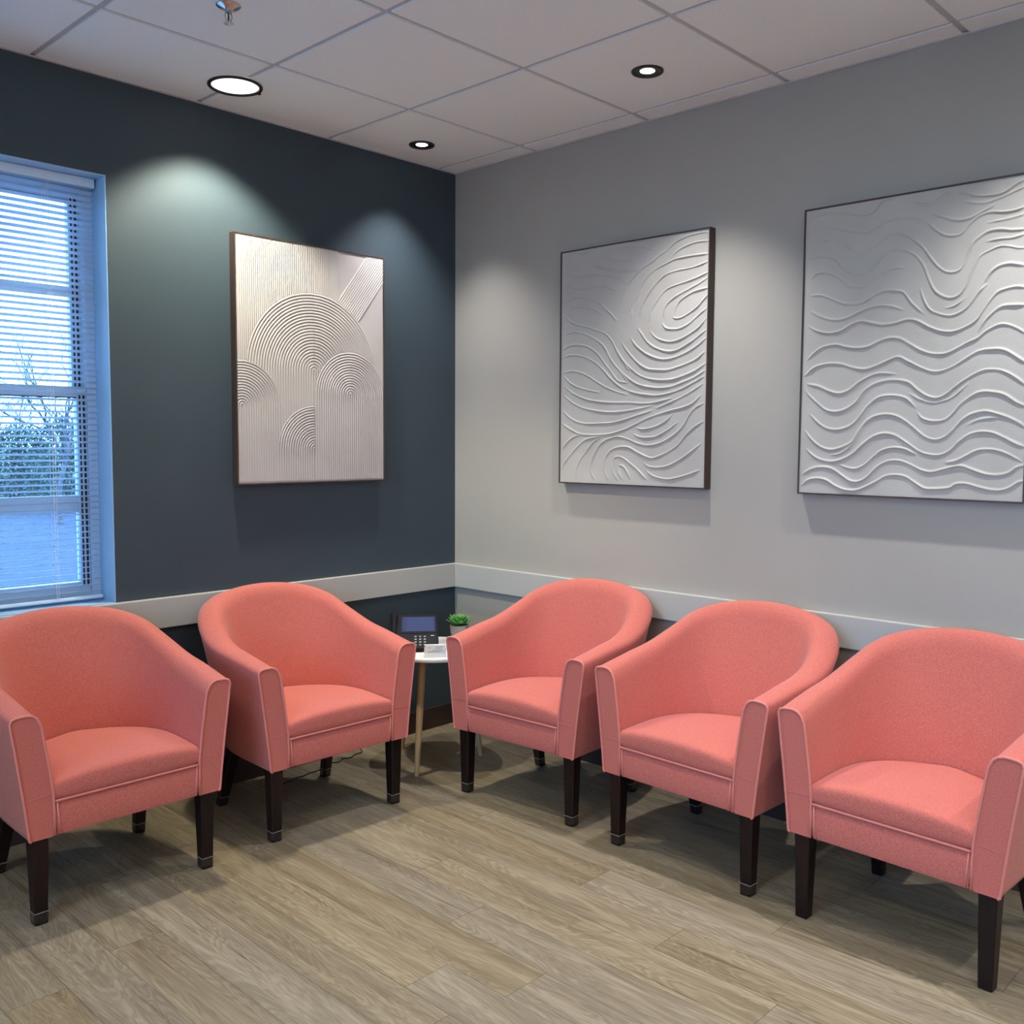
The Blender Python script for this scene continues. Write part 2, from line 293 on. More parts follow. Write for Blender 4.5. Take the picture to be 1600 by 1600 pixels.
CURVES_WAVES=[(0.5,[(0.02,0.955),(0.062,0.968),(0.099,0.966),(0.141,0.958),(0.182,0.944),(0.223,0.938),(0.252,0.951),(0.275,0.975),(0.319,0.979)]),
(0.6,[(0.376,0.956),(0.413,0.947),(0.44,0.95),(0.476,0.965),(0.5,0.968)]),
(1,[(0.507,0.966),(0.537,0.962),(0.568,0.949),(0.61,0.943),(0.648,0.945),(0.684,0.965),(0.711,0.975)]),
(0.5,[(0.534,0.935),(0.59,0.923),(0.632,0.929),(0.672,0.941),(0.712,0.954)]),
(0.5,[(0.064,0.924),(0.101,0.918),(0.138,0.906),(0.174,0.893),(0.215,0.882),(0.244,0.888),(0.278,0.904),(0.316,0.913),(0.349,0.911),(0.392,0.901),(0.415,0.89)]),
(0.9,[(0.437,0.913),(0.469,0.899),(0.51,0.883),(0.549,0.882),(0.587,0.896),(0.62,0.911)]),
(0.9,[(0.425,0.885),(0.453,0.858),(0.48,0.84),(0.512,0.835),(0.533,0.842),(0.554,0.866),(0.579,0.884),(0.612,0.892),(0.654,0.886),(0.687,0.887),(0.715,0.894)]),
(0.4,[(0.605,0.861),(0.651,0.863),(0.688,0.867),(0.715,0.873)]),
(0.3,[(0.044,0.874),(0.07,0.878),(0.097,0.877)]),
(0.7,[(0.134,0.865),(0.16,0.844),(0.191,0.821),(0.222,0.817),(0.251,0.83),(0.28,0.85),(0.308,0.862),(0.337,0.862),(0.371,0.845),(0.409,0.812),(0.433,0.779),(0.457,0.748),(0.48,0.728),(0.503,0.721),(0.525,0.725),(0.541,0.745),(0.555,0.781),(0.565,0.805),(0.586,0.822),(0.611,0.834),(0.644,0.835),(0.677,0.828),(0.717,0.825)]),
(0.4,[(0.603,0.804),(0.645,0.806),(0.678,0.805),(0.718,0.812)]),
(0.6,[(0.024,0.825),(0.056,0.826),(0.093,0.819),(0.12,0.803),(0.142,0.776),(0.173,0.754),(0.204,0.747),(0.234,0.753),(0.258,0.777),(0.286,0.802),(0.315,0.813),(0.344,0.811),(0.372,0.799),(0.396,0.779),(0.416,0.749),(0.431,0.71),(0.451,0.671),(0.474,0.651),(0.501,0.641),(0.528,0.648),(0.548,0.675),(0.562,0.709),(0.574,0.739),(0.588,0.762),(0.617,0.776),(0.646,0.784),(0.671,0.78),(0.696,0.772),(0.72,0.769)]),
(0.6,[(0.026,0.755),(0.042,0.767),(0.074,0.769),(0.106,0.758),(0.138,0.737),(0.159,0.716),(0.19,0.708),(0.22,0.709),(0.254,0.73),(0.288,0.747),(0.322,0.756),(0.348,0.753)]),
(0.8,[(0.407,0.676),(0.42,0.64),(0.439,0.61),(0.467,0.594),(0.503,0.585),(0.538,0.595),(0.564,0.617),(0.588,0.651),(0.609,0.671)]),
(0.4,[(0.489,0.61),(0.516,0.615),(0.546,0.635)]),
(1,[(0.606,0.682),(0.62,0.707),(0.644,0.724),(0.673,0.728),(0.697,0.723),(0.722,0.715)]),
(0.7,[(0.028,0.694),(0.066,0.691),(0.103,0.675),(0.146,0.656),(0.182,0.651),(0.217,0.654),(0.256,0.674),(0.29,0.685),(0.329,0.681),(0.353,0.672),(0.378,0.639),(0.407,0.609),(0.419,0.598)]),
(0.7,[(0.029,0.639),(0.068,0.616),(0.111,0.603),(0.152,0.604),(0.198,0.62),(0.238,0.633),(0.277,0.637),(0.316,0.631),(0.35,0.617)]),
(1,[(0.02,0.587),(0.053,0.569),(0.096,0.559),(0.138,0.563),(0.179,0.583),(0.214,0.59),(0.25,0.581),(0.284,0.573),(0.328,0.575),(0.366,0.583),(0.399,0.577),(0.437,0.555),(0.474,0.539),(0.514,0.534),(0.553,0.546),(0.583,0.564),(0.603,0.594),(0.623,0.623),(0.643,0.645),(0.668,0.653),(0.696,0.656),(0.725,0.65)]),
(1.2,[(0.591,0.528),(0.609,0.56),(0.633,0.585),(0.657,0.6),(0.686,0.601),(0.727,0.598)]),
(1,[(0.018,0.47),(0.045,0.494),(0.076,0.512),(0.124,0.517),(0.161,0.507),(0.197,0.501),(0.237,0.503),(0.276,0.519),(0.31,0.527),(0.344,0.523),(0.378,0.503),(0.416,0.48),(0.454,0.467),(0.494,0.466),(0.525,0.478),(0.56,0.496),(0.589,0.508),(0.614,0.528),(0.647,0.544),(0.672,0.544),(0.701,0.531),(0.73,0.511)]),
(1,[(0.012,0.415),(0.041,0.439),(0.073,0.45),(0.11,0.453),(0.152,0.447),(0.189,0.434),(0.23,0.428),(0.269,0.438),(0.308,0.453),(0.342,0.463),(0.375,0.447),(0.418,0.424),(0.456,0.41),(0.492,0.413),(0.527,0.428),(0.561,0.449),(0.595,0.467),(0.633,0.471),(0.667,0.467),(0.696,0.45),(0.734,0.422)]),
(0.9,[(0.023,0.384),(0.065,0.375),(0.103,0.358),(0.14,0.349),(0.176,0.359),(0.211,0.385),(0.251,0.405),(0.285,0.412),(0.334,0.407)]),
(1,[(0.013,0.369),(0.027,0.348),(0.061,0.317),(0.094,0.293),(0.131,0.286),(0.168,0.295),(0.203,0.319),(0.227,0.352),(0.261,0.375),(0.301,0.386),(0.339,0.387),(0.378,0.378),(0.407,0.354),(0.44,0.332),(0.473,0.325),(0.504,0.339),(0.534,0.364),(0.568,0.387),(0.606,0.406),(0.64,0.408),(0.67,0.401),(0.703,0.382),(0.737,0.354)]),
(0.5,[(0.384,0.34),(0.418,0.321),(0.455,0.31),(0.487,0.313),(0.522,0.327),(0.565,0.365)]),
(1,[(0.035,0.277),(0.069,0.246),(0.101,0.228),(0.139,0.224),(0.18,0.235),(0.21,0.259),(0.239,0.298),(0.273,0.327),(0.302,0.336),(0.341,0.335),(0.375,0.324),(0.404,0.295)]),
(1,[(0.412,0.276),(0.429,0.259),(0.462,0.25),(0.498,0.254),(0.524,0.275),(0.545,0.302),(0.579,0.328),(0.609,0.34),(0.647,0.337),(0.677,0.328),(0.71,0.305),(0.739,0.291)]),
(1,[(0.017,0.22),(0.043,0.19),(0.076,0.165),(0.114,0.154),(0.151,0.161),(0.192,0.181),(0.207,0.205),(0.231,0.24),(0.26,0.264),(0.3,0.274),(0.339,0.269),(0.373,0.251),(0.407,0.224),(0.436,0.201),(0.468,0.19),(0.5,0.199),(0.526,0.222),(0.551,0.251),(0.581,0.271),(0.62,0.279),(0.658,0.27),(0.692,0.257),(0.721,0.241),(0.738,0.227)]),
(0.4,[(0.57,0.237),(0.599,0.251),(0.633,0.258),(0.667,0.257)]),
(1,[(0.025,0.154),(0.056,0.129),(0.089,0.116),(0.126,0.113),(0.163,0.123),(0.198,0.143),(0.228,0.171),(0.263,0.198),(0.302,0.21),(0.341,0.203),(0.38,0.179),(0.419,0.153),(0.452,0.142),(0.489,0.141),(0.52,0.157),(0.545,0.183),(0.575,0.206),(0.609,0.215),(0.644,0.212),(0.678,0.197),(0.712,0.179),(0.741,0.167)]),
(0.9,[(0.148,0.102),(0.179,0.092),(0.21,0.09),(0.24,0.105),(0.27,0.132),(0.299,0.154),(0.338,0.163),(0.376,0.158),(0.41,0.141)]),
(0.9,[(0.508,0.116),(0.539,0.123),(0.569,0.139),(0.603,0.157),(0.641,0.16),(0.675,0.153),(0.705,0.139),(0.73,0.124)]),
(1,[(0.014,0.066),(0.046,0.085),(0.084,0.092),(0.122,0.087),(0.159,0.065),(0.191,0.047),(0.222,0.047),(0.252,0.065),(0.281,0.096),(0.315,0.116),(0.354,0.12),(0.392,0.108),(0.431,0.09),(0.463,0.085),(0.499,0.094),(0.53,0.103),(0.557,0.106),(0.592,0.094),(0.627,0.083),(0.661,0.08),(0.695,0.088),(0.719,0.106),(0.743,0.113)]),
(1,[(0.012,0.027),(0.036,0.046),(0.069,0.052),(0.102,0.047),(0.134,0.029),(0.171,0.016),(0.213,0.016),(0.253,0.033),(0.283,0.049),(0.312,0.067),(0.346,0.072),(0.379,0.067),(0.413,0.047),(0.442,0.031),(0.474,0.03),(0.52,0.035),(0.541,0.048),(0.572,0.05),(0.608,0.041),(0.642,0.034),(0.672,0.033),(0.701,0.043),(0.725,0.06),(0.745,0.065)]),
(0.4,[(0.115,0.135),(0.147,0.14),(0.177,0.158),(0.197,0.18)])]
CURVES_SWIRL=[(0.4,[(0.047,0.982),(0.122,0.968),(0.15,0.973)]),
(0.4,[(0.156,0.999),(0.212,0.987),(0.278,0.989),(0.342,0.991),(0.384,0.983),(0.431,0.981)]),
(0.4,[(0.31,0.963),(0.353,0.968),(0.405,0.964),(0.447,0.956),(0.488,0.939)]),
(0.4,[(0.24,0.945),(0.284,0.927),(0.333,0.917),(0.375,0.915)]),
(0.6,[(0.185,0.915),(0.235,0.896),(0.29,0.881),(0.344,0.875),(0.386,0.873),(0.422,0.879)]),
(0.5,[(0.015,0.906),(0.054,0.884),(0.1,0.877),(0.152,0.876),(0.203,0.873),(0.258,0.864),(0.302,0.855),(0.329,0.841),(0.35,0.826)]),
(0.5,[(0.016,0.857),(0.054,0.838),(0.107,0.824),(0.158,0.822),(0.203,0.826),(0.248,0.82),(0.292,0.803)]),
(0.6,[(0.017,0.766),(0.049,0.783),(0.09,0.789),(0.136,0.786),(0.182,0.773),(0.216,0.755),(0.244,0.73),(0.277,0.702),(0.299,0.679)]),
(0.5,[(0.044,0.741),(0.079,0.749),(0.125,0.749),(0.182,0.734),(0.227,0.71)]),
(1,[(0.325,0.749),(0.335,0.782),(0.356,0.817),(0.387,0.847),(0.428,0.876),(0.473,0.895),(0.508,0.916),(0.548,0.933)]),
(0.8,[(0.548,0.933),(0.581,0.955),(0.62,0.969),(0.662,0.976),(0.709,0.978),(0.737,0.976)]),
(0.8,[(0.568,0.904),(0.597,0.924),(0.635,0.937),(0.682,0.945),(0.738,0.943)]),
(1,[(0.376,0.689),(0.381,0.731),(0.409,0.77),(0.424,0.806),(0.454,0.84),(0.494,0.864),(0.549,0.882),(0.583,0.892),(0.621,0.895),(0.678,0.896),(0.737,0.895)]),
(1,[(0.421,0.686),(0.431,0.726),(0.451,0.758),(0.48,0.792),(0.51,0.817),(0.545,0.838),(0.593,0.847),(0.651,0.85),(0.698,0.856),(0.735,0.866)]),
(1,[(0.468,0.665),(0.475,0.702),(0.497,0.733),(0.521,0.759),(0.551,0.781),(0.595,0.792),(0.647,0.801),(0.699,0.813),(0.738,0.825)]),
(1,[(0.536,0.676),(0.542,0.708),(0.562,0.731),(0.6,0.751),(0.643,0.767),(0.69,0.784),(0.739,0.806)]),
(1,[(0.743,0.745),(0.72,0.724),(0.692,0.699),(0.655,0.678),(0.617,0.663),(0.583,0.666),(0.587,0.692),(0.606,0.723),(0.639,0.744),(0.682,0.759),(0.74,0.767)]),
(1,[(0.529,0.648),(0.549,0.628),(0.579,0.622),(0.613,0.622),(0.656,0.638),(0.693,0.663),(0.735,0.691)]),
(1.1,[(0.471,0.623),(0.494,0.599),(0.525,0.583),(0.565,0.574),(0.604,0.577),(0.652,0.594),(0.699,0.619),(0.733,0.652)]),
(1.1,[(0.411,0.636),(0.433,0.61),(0.459,0.579),(0.495,0.556),(0.546,0.538),(0.595,0.537),(0.643,0.555),(0.69,0.58),(0.732,0.608)]),
(1.2,[(0.375,0.601),(0.402,0.57),(0.439,0.542),(0.486,0.519),(0.537,0.506),(0.586,0.509),(0.644,0.526),(0.696,0.551),(0.733,0.577)]),
(0.8,[(0.017,0.724),(0.05,0.694),(0.092,0.676),(0.144,0.663),(0.195,0.646),(0.245,0.627),(0.279,0.595),(0.307,0.55),(0.34,0.51),(0.362,0.479),(0.373,0.47)]),
(0.7,[(0.016,0.637),(0.057,0.646),(0.104,0.642),(0.156,0.625),(0.207,0.599),(0.241,0.571),(0.263,0.535),(0.291,0.499),(0.33,0.463),(0.363,0.424)]),
(0.7,[(0.01,0.574),(0.04,0.588),(0.081,0.592),(0.128,0.586),(0.168,0.571),(0.208,0.543),(0.236,0.511),(0.275,0.47),(0.314,0.43),(0.363,0.419)]),
(1.2,[(0.328,0.587),(0.361,0.547),(0.409,0.502),(0.456,0.474),(0.502,0.466),(0.557,0.463),(0.597,0.47),(0.645,0.482),(0.692,0.499),(0.729,0.525)]),
(1.2,[(0.301,0.563),(0.329,0.523),(0.372,0.482),(0.42,0.449),(0.467,0.432),(0.528,0.424),(0.583,0.425),(0.636,0.437),(0.689,0.455),(0.735,0.481)]),
(1.1,[(0.333,0.463),(0.373,0.434),(0.416,0.411),(0.468,0.399),(0.524,0.393),(0.579,0.397),(0.637,0.413),(0.689,0.431),(0.731,0.453)]),
(0.7,[(0.017,0.542),(0.052,0.549),(0.099,0.545),(0.151,0.53),(0.197,0.506),(0.237,0.476),(0.276,0.439),(0.32,0.408),(0.363,0.387)]),
(1,[(0.363,0.387),(0.406,0.376),(0.453,0.369),(0.504,0.364),(0.559,0.369),(0.618,0.383),(0.675,0.406),(0.727,0.43)]),
(0.6,[(0.018,0.474),(0.059,0.48),(0.106,0.473),(0.158,0.453),(0.21,0.425),(0.26,0.401),(0.31,0.384),(0.364,0.37)]),
(0.6,[(0.018,0.459),(0.054,0.43),(0.095,0.411),(0.153,0.396),(0.216,0.384)]),
(0.8,[(0.018,0.418),(0.054,0.394),(0.102,0.371),(0.16,0.354),(0.222,0.345),(0.289,0.34),(0.364,0.338),(0.443,0.333),(0.5,0.336),(0.58,0.35)]),
(0.9,[(0.508,0.312),(0.56,0.33),(0.614,0.349),(0.667,0.372),(0.723,0.402)]),
(0.9,[(0.019,0.377),(0.067,0.345),(0.126,0.321),(0.189,0.309),(0.256,0.301),(0.322,0.301),(0.386,0.307),(0.444,0.315),(0.485,0.323)]),
(1,[(0.014,0.31),(0.05,0.282),(0.097,0.261),(0.15,0.253),(0.223,0.254),(0.29,0.257),(0.355,0.27),(0.418,0.286),(0.49,0.304)]),
(1,[(0.011,0.255),(0.057,0.23),(0.11,0.21),(0.168,0.205),(0.224,0.206),(0.28,0.211),(0.339,0.225),(0.403,0.248),(0.46,0.271),(0.521,0.289),(0.576,0.302),(0.639,0.314),(0.682,0.331),(0.714,0.358)]),
(1,[(0.409,0.234),(0.445,0.229),(0.486,0.234),(0.527,0.247),(0.562,0.266),(0.586,0.288)]),
(1,[(0.396,0.208),(0.43,0.197),(0.472,0.195),(0.513,0.201),(0.562,0.224),(0.611,0.255)]),
(1,[(0.013,0.146),(0.039,0.173),(0.075,0.196),(0.11,0.205)]),
(1,[(0.011,0.055),(0.023,0.082),(0.058,0.119),(0.099,0.156),(0.139,0.183),(0.185,0.194),(0.23,0.199)]),
(0.8,[(0.089,0.02),(0.094,0.061),(0.117,0.102),(0.151,0.138),(0.185,0.174),(0.224,0.194)]),
(1,[(0.193,0.015),(0.176,0.05),(0.178,0.09),(0.197,0.13),(0.225,0.166),(0.264,0.188),(0.313,0.198),(0.362,0.19),(0.404,0.175),(0.457,0.164),(0.508,0.168),(0.558,0.185),(0.607,0.214),(0.641,0.246),(0.664,0.283),(0.692,0.311),(0.727,0.327)]),
(1,[(0.266,0.017),(0.249,0.056),(0.248,0.096),(0.265,0.127),(0.292,0.147),(0.335,0.156),(0.373,0.154),(0.416,0.135),(0.458,0.119),(0.491,0.112),(0.534,0.124),(0.579,0.144),(0.618,0.169),(0.651,0.206),(0.689,0.236),(0.726,0.256)]),
(1,[(0.316,0.019),(0.293,0.053),(0.293,0.088),(0.303,0.112),(0.336,0.113),(0.379,0.09),(0.422,0.061),(0.465,0.024)]),
(1,[(0.323,0.08),(0.348,0.074),(0.369,0.051),(0.381,0.025)]),
(0.8,[(0.343,0.02),(0.326,0.045),(0.321,0.067)]),
(1,[(0.448,0.091),(0.479,0.077),(0.525,0.075),(0.57,0.083),(0.619,0.105),(0.667,0.134),(0.717,0.169)]),
(1.1,[(0.459,0.062),(0.495,0.041),(0.531,0.032),(0.572,0.029),(0.626,0.039),(0.674,0.053),(0.717,0.068)])]
# ================================================================ ROOM SHELL
def struct(name, bm, m, smooth=False, parent=None):
    o = mesh_obj(name, bm, m, parent, smooth)
    if parent is None: o['kind'] = 'structure'
    return o
bm = bmesh.new(); box(bm, X0, 0, Y0, 0, -.08, 0); struct('floor', bm, M['floor'])
# left wall (blue) with window opening, thickness to the outside
T = .22
bm = bmesh.new()
for a in ((X0-T, WX0, 0, H+.1), (WX1, T, 0, H+.1), (WX0, WX1, 0, WZ0), (WX0, WX1, WZ1, H+.1)):
    box(bm, a[0], a[1], 0, T, a[2]-(.08 if a[2] == 0 else 0), a[3])
struct('wall_left', bm, M['blue'])
bm = bmesh.new(); box(bm, 0, T, Y0-T, 0, -.08, H+.1); struct('wall_right', bm, M['grey'])
bm = bmesh.new(); box(bm, X0-T, 0, Y0-T, Y0, -.08, H+.1); struct('wall_back', bm, M['offwhite'])
bm = bmesh.new()
for y0_, y1_, z0_, z1_ in ((Y0, -4.0, -.08, H+.1), (-1.4, 0, -.08, H+.1), (-4.0, -1.4, -.08, .85), (-4.0, -1.4, 2.35, H+.1)): box(bm, X0-T, X0, y0_, y1_, z0_, z1_)  # gap left for the added fill window
struct('wall_near', bm, M['offwhite'])
w2_ = empty('added_fill_window', (X0-.1, -2.7, .85)); w2_['kind'] = 'structure'  # unseen window, added to let daylight in as fill
bm = bmesh.new()
for q in ((-1.3, -1.25, 0, 1.5), (1.25, 1.3, 0, 1.5), (-.03, .03, .05, 1.45), (-1.25, 1.25, 0, .05), (-1.25, 1.25, 1.45, 1.5)): box(bm, -.03, .03, q[0], q[1], q[2], q[3], .002)
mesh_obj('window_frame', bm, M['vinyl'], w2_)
bm = bmesh.new()
for q in ((-1.25, -.03), (.03, 1.25)): box(bm, -.002, .002, q[0], q[1], .05, 1.45)
mesh_obj('glass_pane', bm, M['glass'], w2_)
bm = bmesh.new(); box(bm, -60, X0-T-.3, -60, .9, -1.2, -.5); struct('added_bounce_ground', bm, M['bounce_ground'])  # unseen pale ground, added to bounce light through the fill window
# window return: painted drywall lining, 4 thin boards inside the opening
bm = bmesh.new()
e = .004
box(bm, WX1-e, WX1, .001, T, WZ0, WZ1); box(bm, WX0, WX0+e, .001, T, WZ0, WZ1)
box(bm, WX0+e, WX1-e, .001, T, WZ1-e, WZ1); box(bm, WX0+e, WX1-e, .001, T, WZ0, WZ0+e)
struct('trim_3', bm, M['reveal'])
# ceiling: grid face + lay-in tiles
GX = [0, -.1089] + [-.7399-.6055*k+.0 for k in range(-1+1, 8)]
GX = [0, -.109] + [-.740-.6055*k for k in range(0, 7)] + [X0]
GX = sorted(GX); GY = sorted([0] + [-.531-.61*k for k in range(0, 8)] + [Y0])
bm = bmesh.new(); box(bm, X0, 0, Y0, 0, H+.006, H+.08); struct('ceiling', bm, M['tbar'])
bm = bmesh.new()
g = .011
for i in range(len(GX)-1):
    for j in range(len(GY)-1):
        a0, a1, b0, b1 = GX[i], GX[i+1], GY[j], GY[j+1]
        a0 += g if i else 0; a1 -= g if i < len(GX)-2 else 0; b0 += g if j else 0; b1 -= g if j < len(GY)-2 else 0
        if a1-a0 < .02 or b1-b0 < .02: continue
        box(bm, a0, a1, b0, b1, H, H+.008)
struct('ceiling', bm, M['tile'])
# wall angle
bm = bmesh.new(); box(bm, X0, 0, -.012, 0, H-.004, H); box(bm, -.012, 0, Y0, -.012, H-.004, H); struct('trim_4', bm, M['tbar'])
# chair rail
def board(name, along, m, z0, z1, d, lim):
    bm = bmesh.new()
    if along == 'x': box(bm, lim, 0, -d, 0, z0, z1, .0025)
    else: box(bm, -d, 0, lim, -d if True else 0, z0, z1, .0025)
    return struct(name, bm, m)
board('trim_1', 'x', M['trim'], RAIL_B, RAIL_T, .026, X0); board('trim_2', 'y', M['trim'], RAIL_B, RAIL_T, .026, Y0)
board('baseboard_left', 'x', M['base'], 0, .105, .006, X0); board('baseboard_right', 'y', M['base'], 0, .105, .006, Y0)

# ---------------------------------------------------------------- window
win = empty('window_1', ((WX0+WX1)/2, .16, WZ0)); win['kind'] = 'structure'
bx = (WX0+WX1)/2
def wpart(name, boxes, m, parent=win, bev=.002):
    bm = bmesh.new()
    for q in boxes: box(bm, q[0]-bx, q[1]-bx, q[2]-.16, q[3]-.16, q[4]-WZ0, q[5]-WZ0, bev)
    return mesh_obj(name, bm, m, parent)
xa, xb, za, zb = WX0+e, WX1-e, WZ0+e, WZ1-e
fy0, fy1 = .115, .19
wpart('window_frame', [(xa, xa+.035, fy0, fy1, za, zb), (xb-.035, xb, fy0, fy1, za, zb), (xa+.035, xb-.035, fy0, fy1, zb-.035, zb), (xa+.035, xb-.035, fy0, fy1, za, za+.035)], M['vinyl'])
zm = 1.575
def sash(z0, z1, y0, y1, zz, mh):
    x0, x1 = xa+.037, xb-.037
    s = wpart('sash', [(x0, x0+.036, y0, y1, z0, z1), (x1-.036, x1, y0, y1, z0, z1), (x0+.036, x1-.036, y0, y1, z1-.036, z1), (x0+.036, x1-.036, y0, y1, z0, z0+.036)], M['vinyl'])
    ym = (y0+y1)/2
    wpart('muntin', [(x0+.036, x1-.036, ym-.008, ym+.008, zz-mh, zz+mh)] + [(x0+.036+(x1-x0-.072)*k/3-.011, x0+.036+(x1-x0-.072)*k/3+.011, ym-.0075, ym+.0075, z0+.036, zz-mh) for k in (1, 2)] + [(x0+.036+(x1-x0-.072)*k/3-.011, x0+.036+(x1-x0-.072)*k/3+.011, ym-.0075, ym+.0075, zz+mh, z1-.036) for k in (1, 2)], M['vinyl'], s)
    wpart('gasket', [(x1-.014, x1-.006, y0-.0015, y0+.002, z0+.02, z1-.02), (x1-.028, x1-.022, y0-.0015, y0+.002, z0+.02, z1-.02), (x0+.036, x1-.036, y0-.0015, y0+.002, z1-.040, z1-.0365)], M['gasket'], s, 0)
    wpart('glass_pane', [(x0+.036, x1-.036, ym-.0015, ym+.0015, z0+.036, z1-.036)], M['glass'], s, 0)
sash(zm-.01, zb-.036, .152, .182, 1.95, .019); sash(za+.036, zm+.025, .118, .150, 1.172, .032)

# blind
bl = empty('window_blind', (bx, .085, zb)); tag(bl, 'white horizontal mini blind with open slats hanging in the window', 'blind')
def bpart(name, bm, m): 
    for v in bm.verts: v.co -= Vector((bx, .085, zb))
    return mesh_obj(name, bm, m, bl)
sx0, sx1 = xa+.012, WX1-.012
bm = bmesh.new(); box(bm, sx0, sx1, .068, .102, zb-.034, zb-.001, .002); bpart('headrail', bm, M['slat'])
bm = bmesh.new(); zt = zb-.052; zbm = WZ0+.045; n = int((zt-zbm)/.0217)
for k in range(n+1):
    z = zt-(zt-zbm)*k/n
    # cambered slat, 25 mm deep, outer edge lower
    pr = []
    for q in range(5):
        a = -1+q/2; pr.append((.085+.0125*a*math.cos(R(16)), z-.0125*a*math.sin(R(16))+.0016*(1-a*a)))
    A = [bm.verts.new((sx0+.004, y, zz)) for y, zz in pr]; B = [bm.verts.new((sx1-.004, y, zz)) for y, zz in pr]
    for q in range(4): bm.faces.new((A[q], A[q+1], B[q+1], B[q]))
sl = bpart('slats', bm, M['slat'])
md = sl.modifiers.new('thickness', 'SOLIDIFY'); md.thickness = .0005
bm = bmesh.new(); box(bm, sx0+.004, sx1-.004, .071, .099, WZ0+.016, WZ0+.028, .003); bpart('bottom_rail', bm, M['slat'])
for cx in (-1.893, -2.25, -2.6):
    bm = bmesh.new()
    tube(bm, [(cx, .0705, zt+.02), (cx, .0705, WZ0+.028)], .0008, 6); tube(bm, [(cx, .0995, zt+.02), (cx, .0995, WZ0+.028)], .0008, 6)
    tube(bm, [(cx+.008, .0690, zt+.02), (cx+.008, .0690, WZ0+.028)], .0009, 6)
    bpart('ladder_cord', bm, M['cord'])

# ---------------------------------------------------------------- outside, seen through the window
bm = bmesh.new(); box(bm, -60, 90, 1, 44, -1.2, -.6); struct('ground_1', bm, M['asphalt'])
bm = bmesh.new(); box(bm, -90, 160, 44, 200, -1.2, -.55); struct('ground_2', bm, M['grass'])
def out_pt(px, dist, z=0):
    # a point outside at the given horizontal distance along a heading (degrees)
    a = px; return Vector((-3.248+dist*math.cos(a), -3.495+dist*math.sin(a), z))
rng = random.Random(5)
def head(px): return _yaw - math.atan((px-800)/1503.25)
# evergreen hedge / shrubs
for i, (px, d, w, h) in enumerate([(100, 30, 2.3, 2.7), (30, 33, 2.4, 2.5), (250, 31, 2.6, 2.6), (-120, 34, 3.0, 2.4)]):
    p = out_pt(head(px), d, -.6); bm = bmesh.new()
    for k in range(7000):
        a = rng.uniform(0, 6.283); rr = rng.random()**.5; zz = rng.random()
        prof = (1-.55*zz**2)*w*.55
        v = Vector((math.cos(a)*rr*prof, math.sin(a)*rr*prof*.7, zz*h*(1-.12*rr+rng.uniform(-.05, .05))))
        n_ = Vector((rng.gauss(0, 1), rng.gauss(0, 1), rng.gauss(0, 1))).normalized(); u = n_.orthogonal().normalized(); w_ = n_.cross(u)
        s = rng.uniform(.03, .075)
        bm.faces.new([bm.verts.new(v+s*(math.cos(t)*u+.6*math.sin(t)*w_)) for t in (0, 2.1, 4.2)])
    b = empty('evergreen_shrub', p)
    tag(b, ['broad evergreen shrub outside the window at its right side', 'wide evergreen shrub outside the window left of the broad one', 'evergreen shrub outside behind the window return', 'evergreen shrub outside beyond the left edge of the window'][i], 'shrub', 'evergreen shrubs beyond the window')
    mesh_obj('foliage', bm, M['hedge'], b)
    bm = bmesh.new(); tube(bm, [(0, 0, 0), (.05, 0, h*.5), (0, .05, h*.8)], [.09, .06, .03], 7); mesh_obj('trunk', bm, M['bark'], b)
# bare tree
def bare_tree(p, hgt, seed, label):
    r_ = random.Random(seed); bm = bmesh.new(); tr = empty('bare_tree', p); tag(tr, label, 'tree')
    def grow(q, d, ln, rad, lv):
        pts = [q]; 
        for k in range(3):
            d = (d + Vector((r_.gauss(0, .12), r_.gauss(0, .12), r_.gauss(0, .06)+.05))).normalized(); pts.append(pts[-1]+d*ln/3)
        tube(bm, pts, [rad, rad*.88, rad*.76, rad*.62], 5 if lv > 1 else 8)
        if lv >= 6: return
        for k in range(3 if lv < 5 else 2):
            nd = (d + Vector((r_.gauss(0, .5), r_.gauss(0, .5), r_.uniform(-.15, .4)))).normalized()
            grow(pts[-1] if k else pts[2], nd, ln*r_.uniform(.66, .84), rad*.6, lv+1)
    grow(Vector((0, 0, 0)), Vector((0, 0, 1)), hgt*.24, hgt*.012, 0)
    mesh_obj('branches', bm, M['bark'], tr)
bare_tree(out_pt(head(92), 25, -.6), 6.0, 3, 'bare grey tree outside the window with fine leafless branches')
bare_tree(out_pt(head(20), 38, -.6), 5.2, 8, 'smaller bare tree far outside at the left edge of the window')

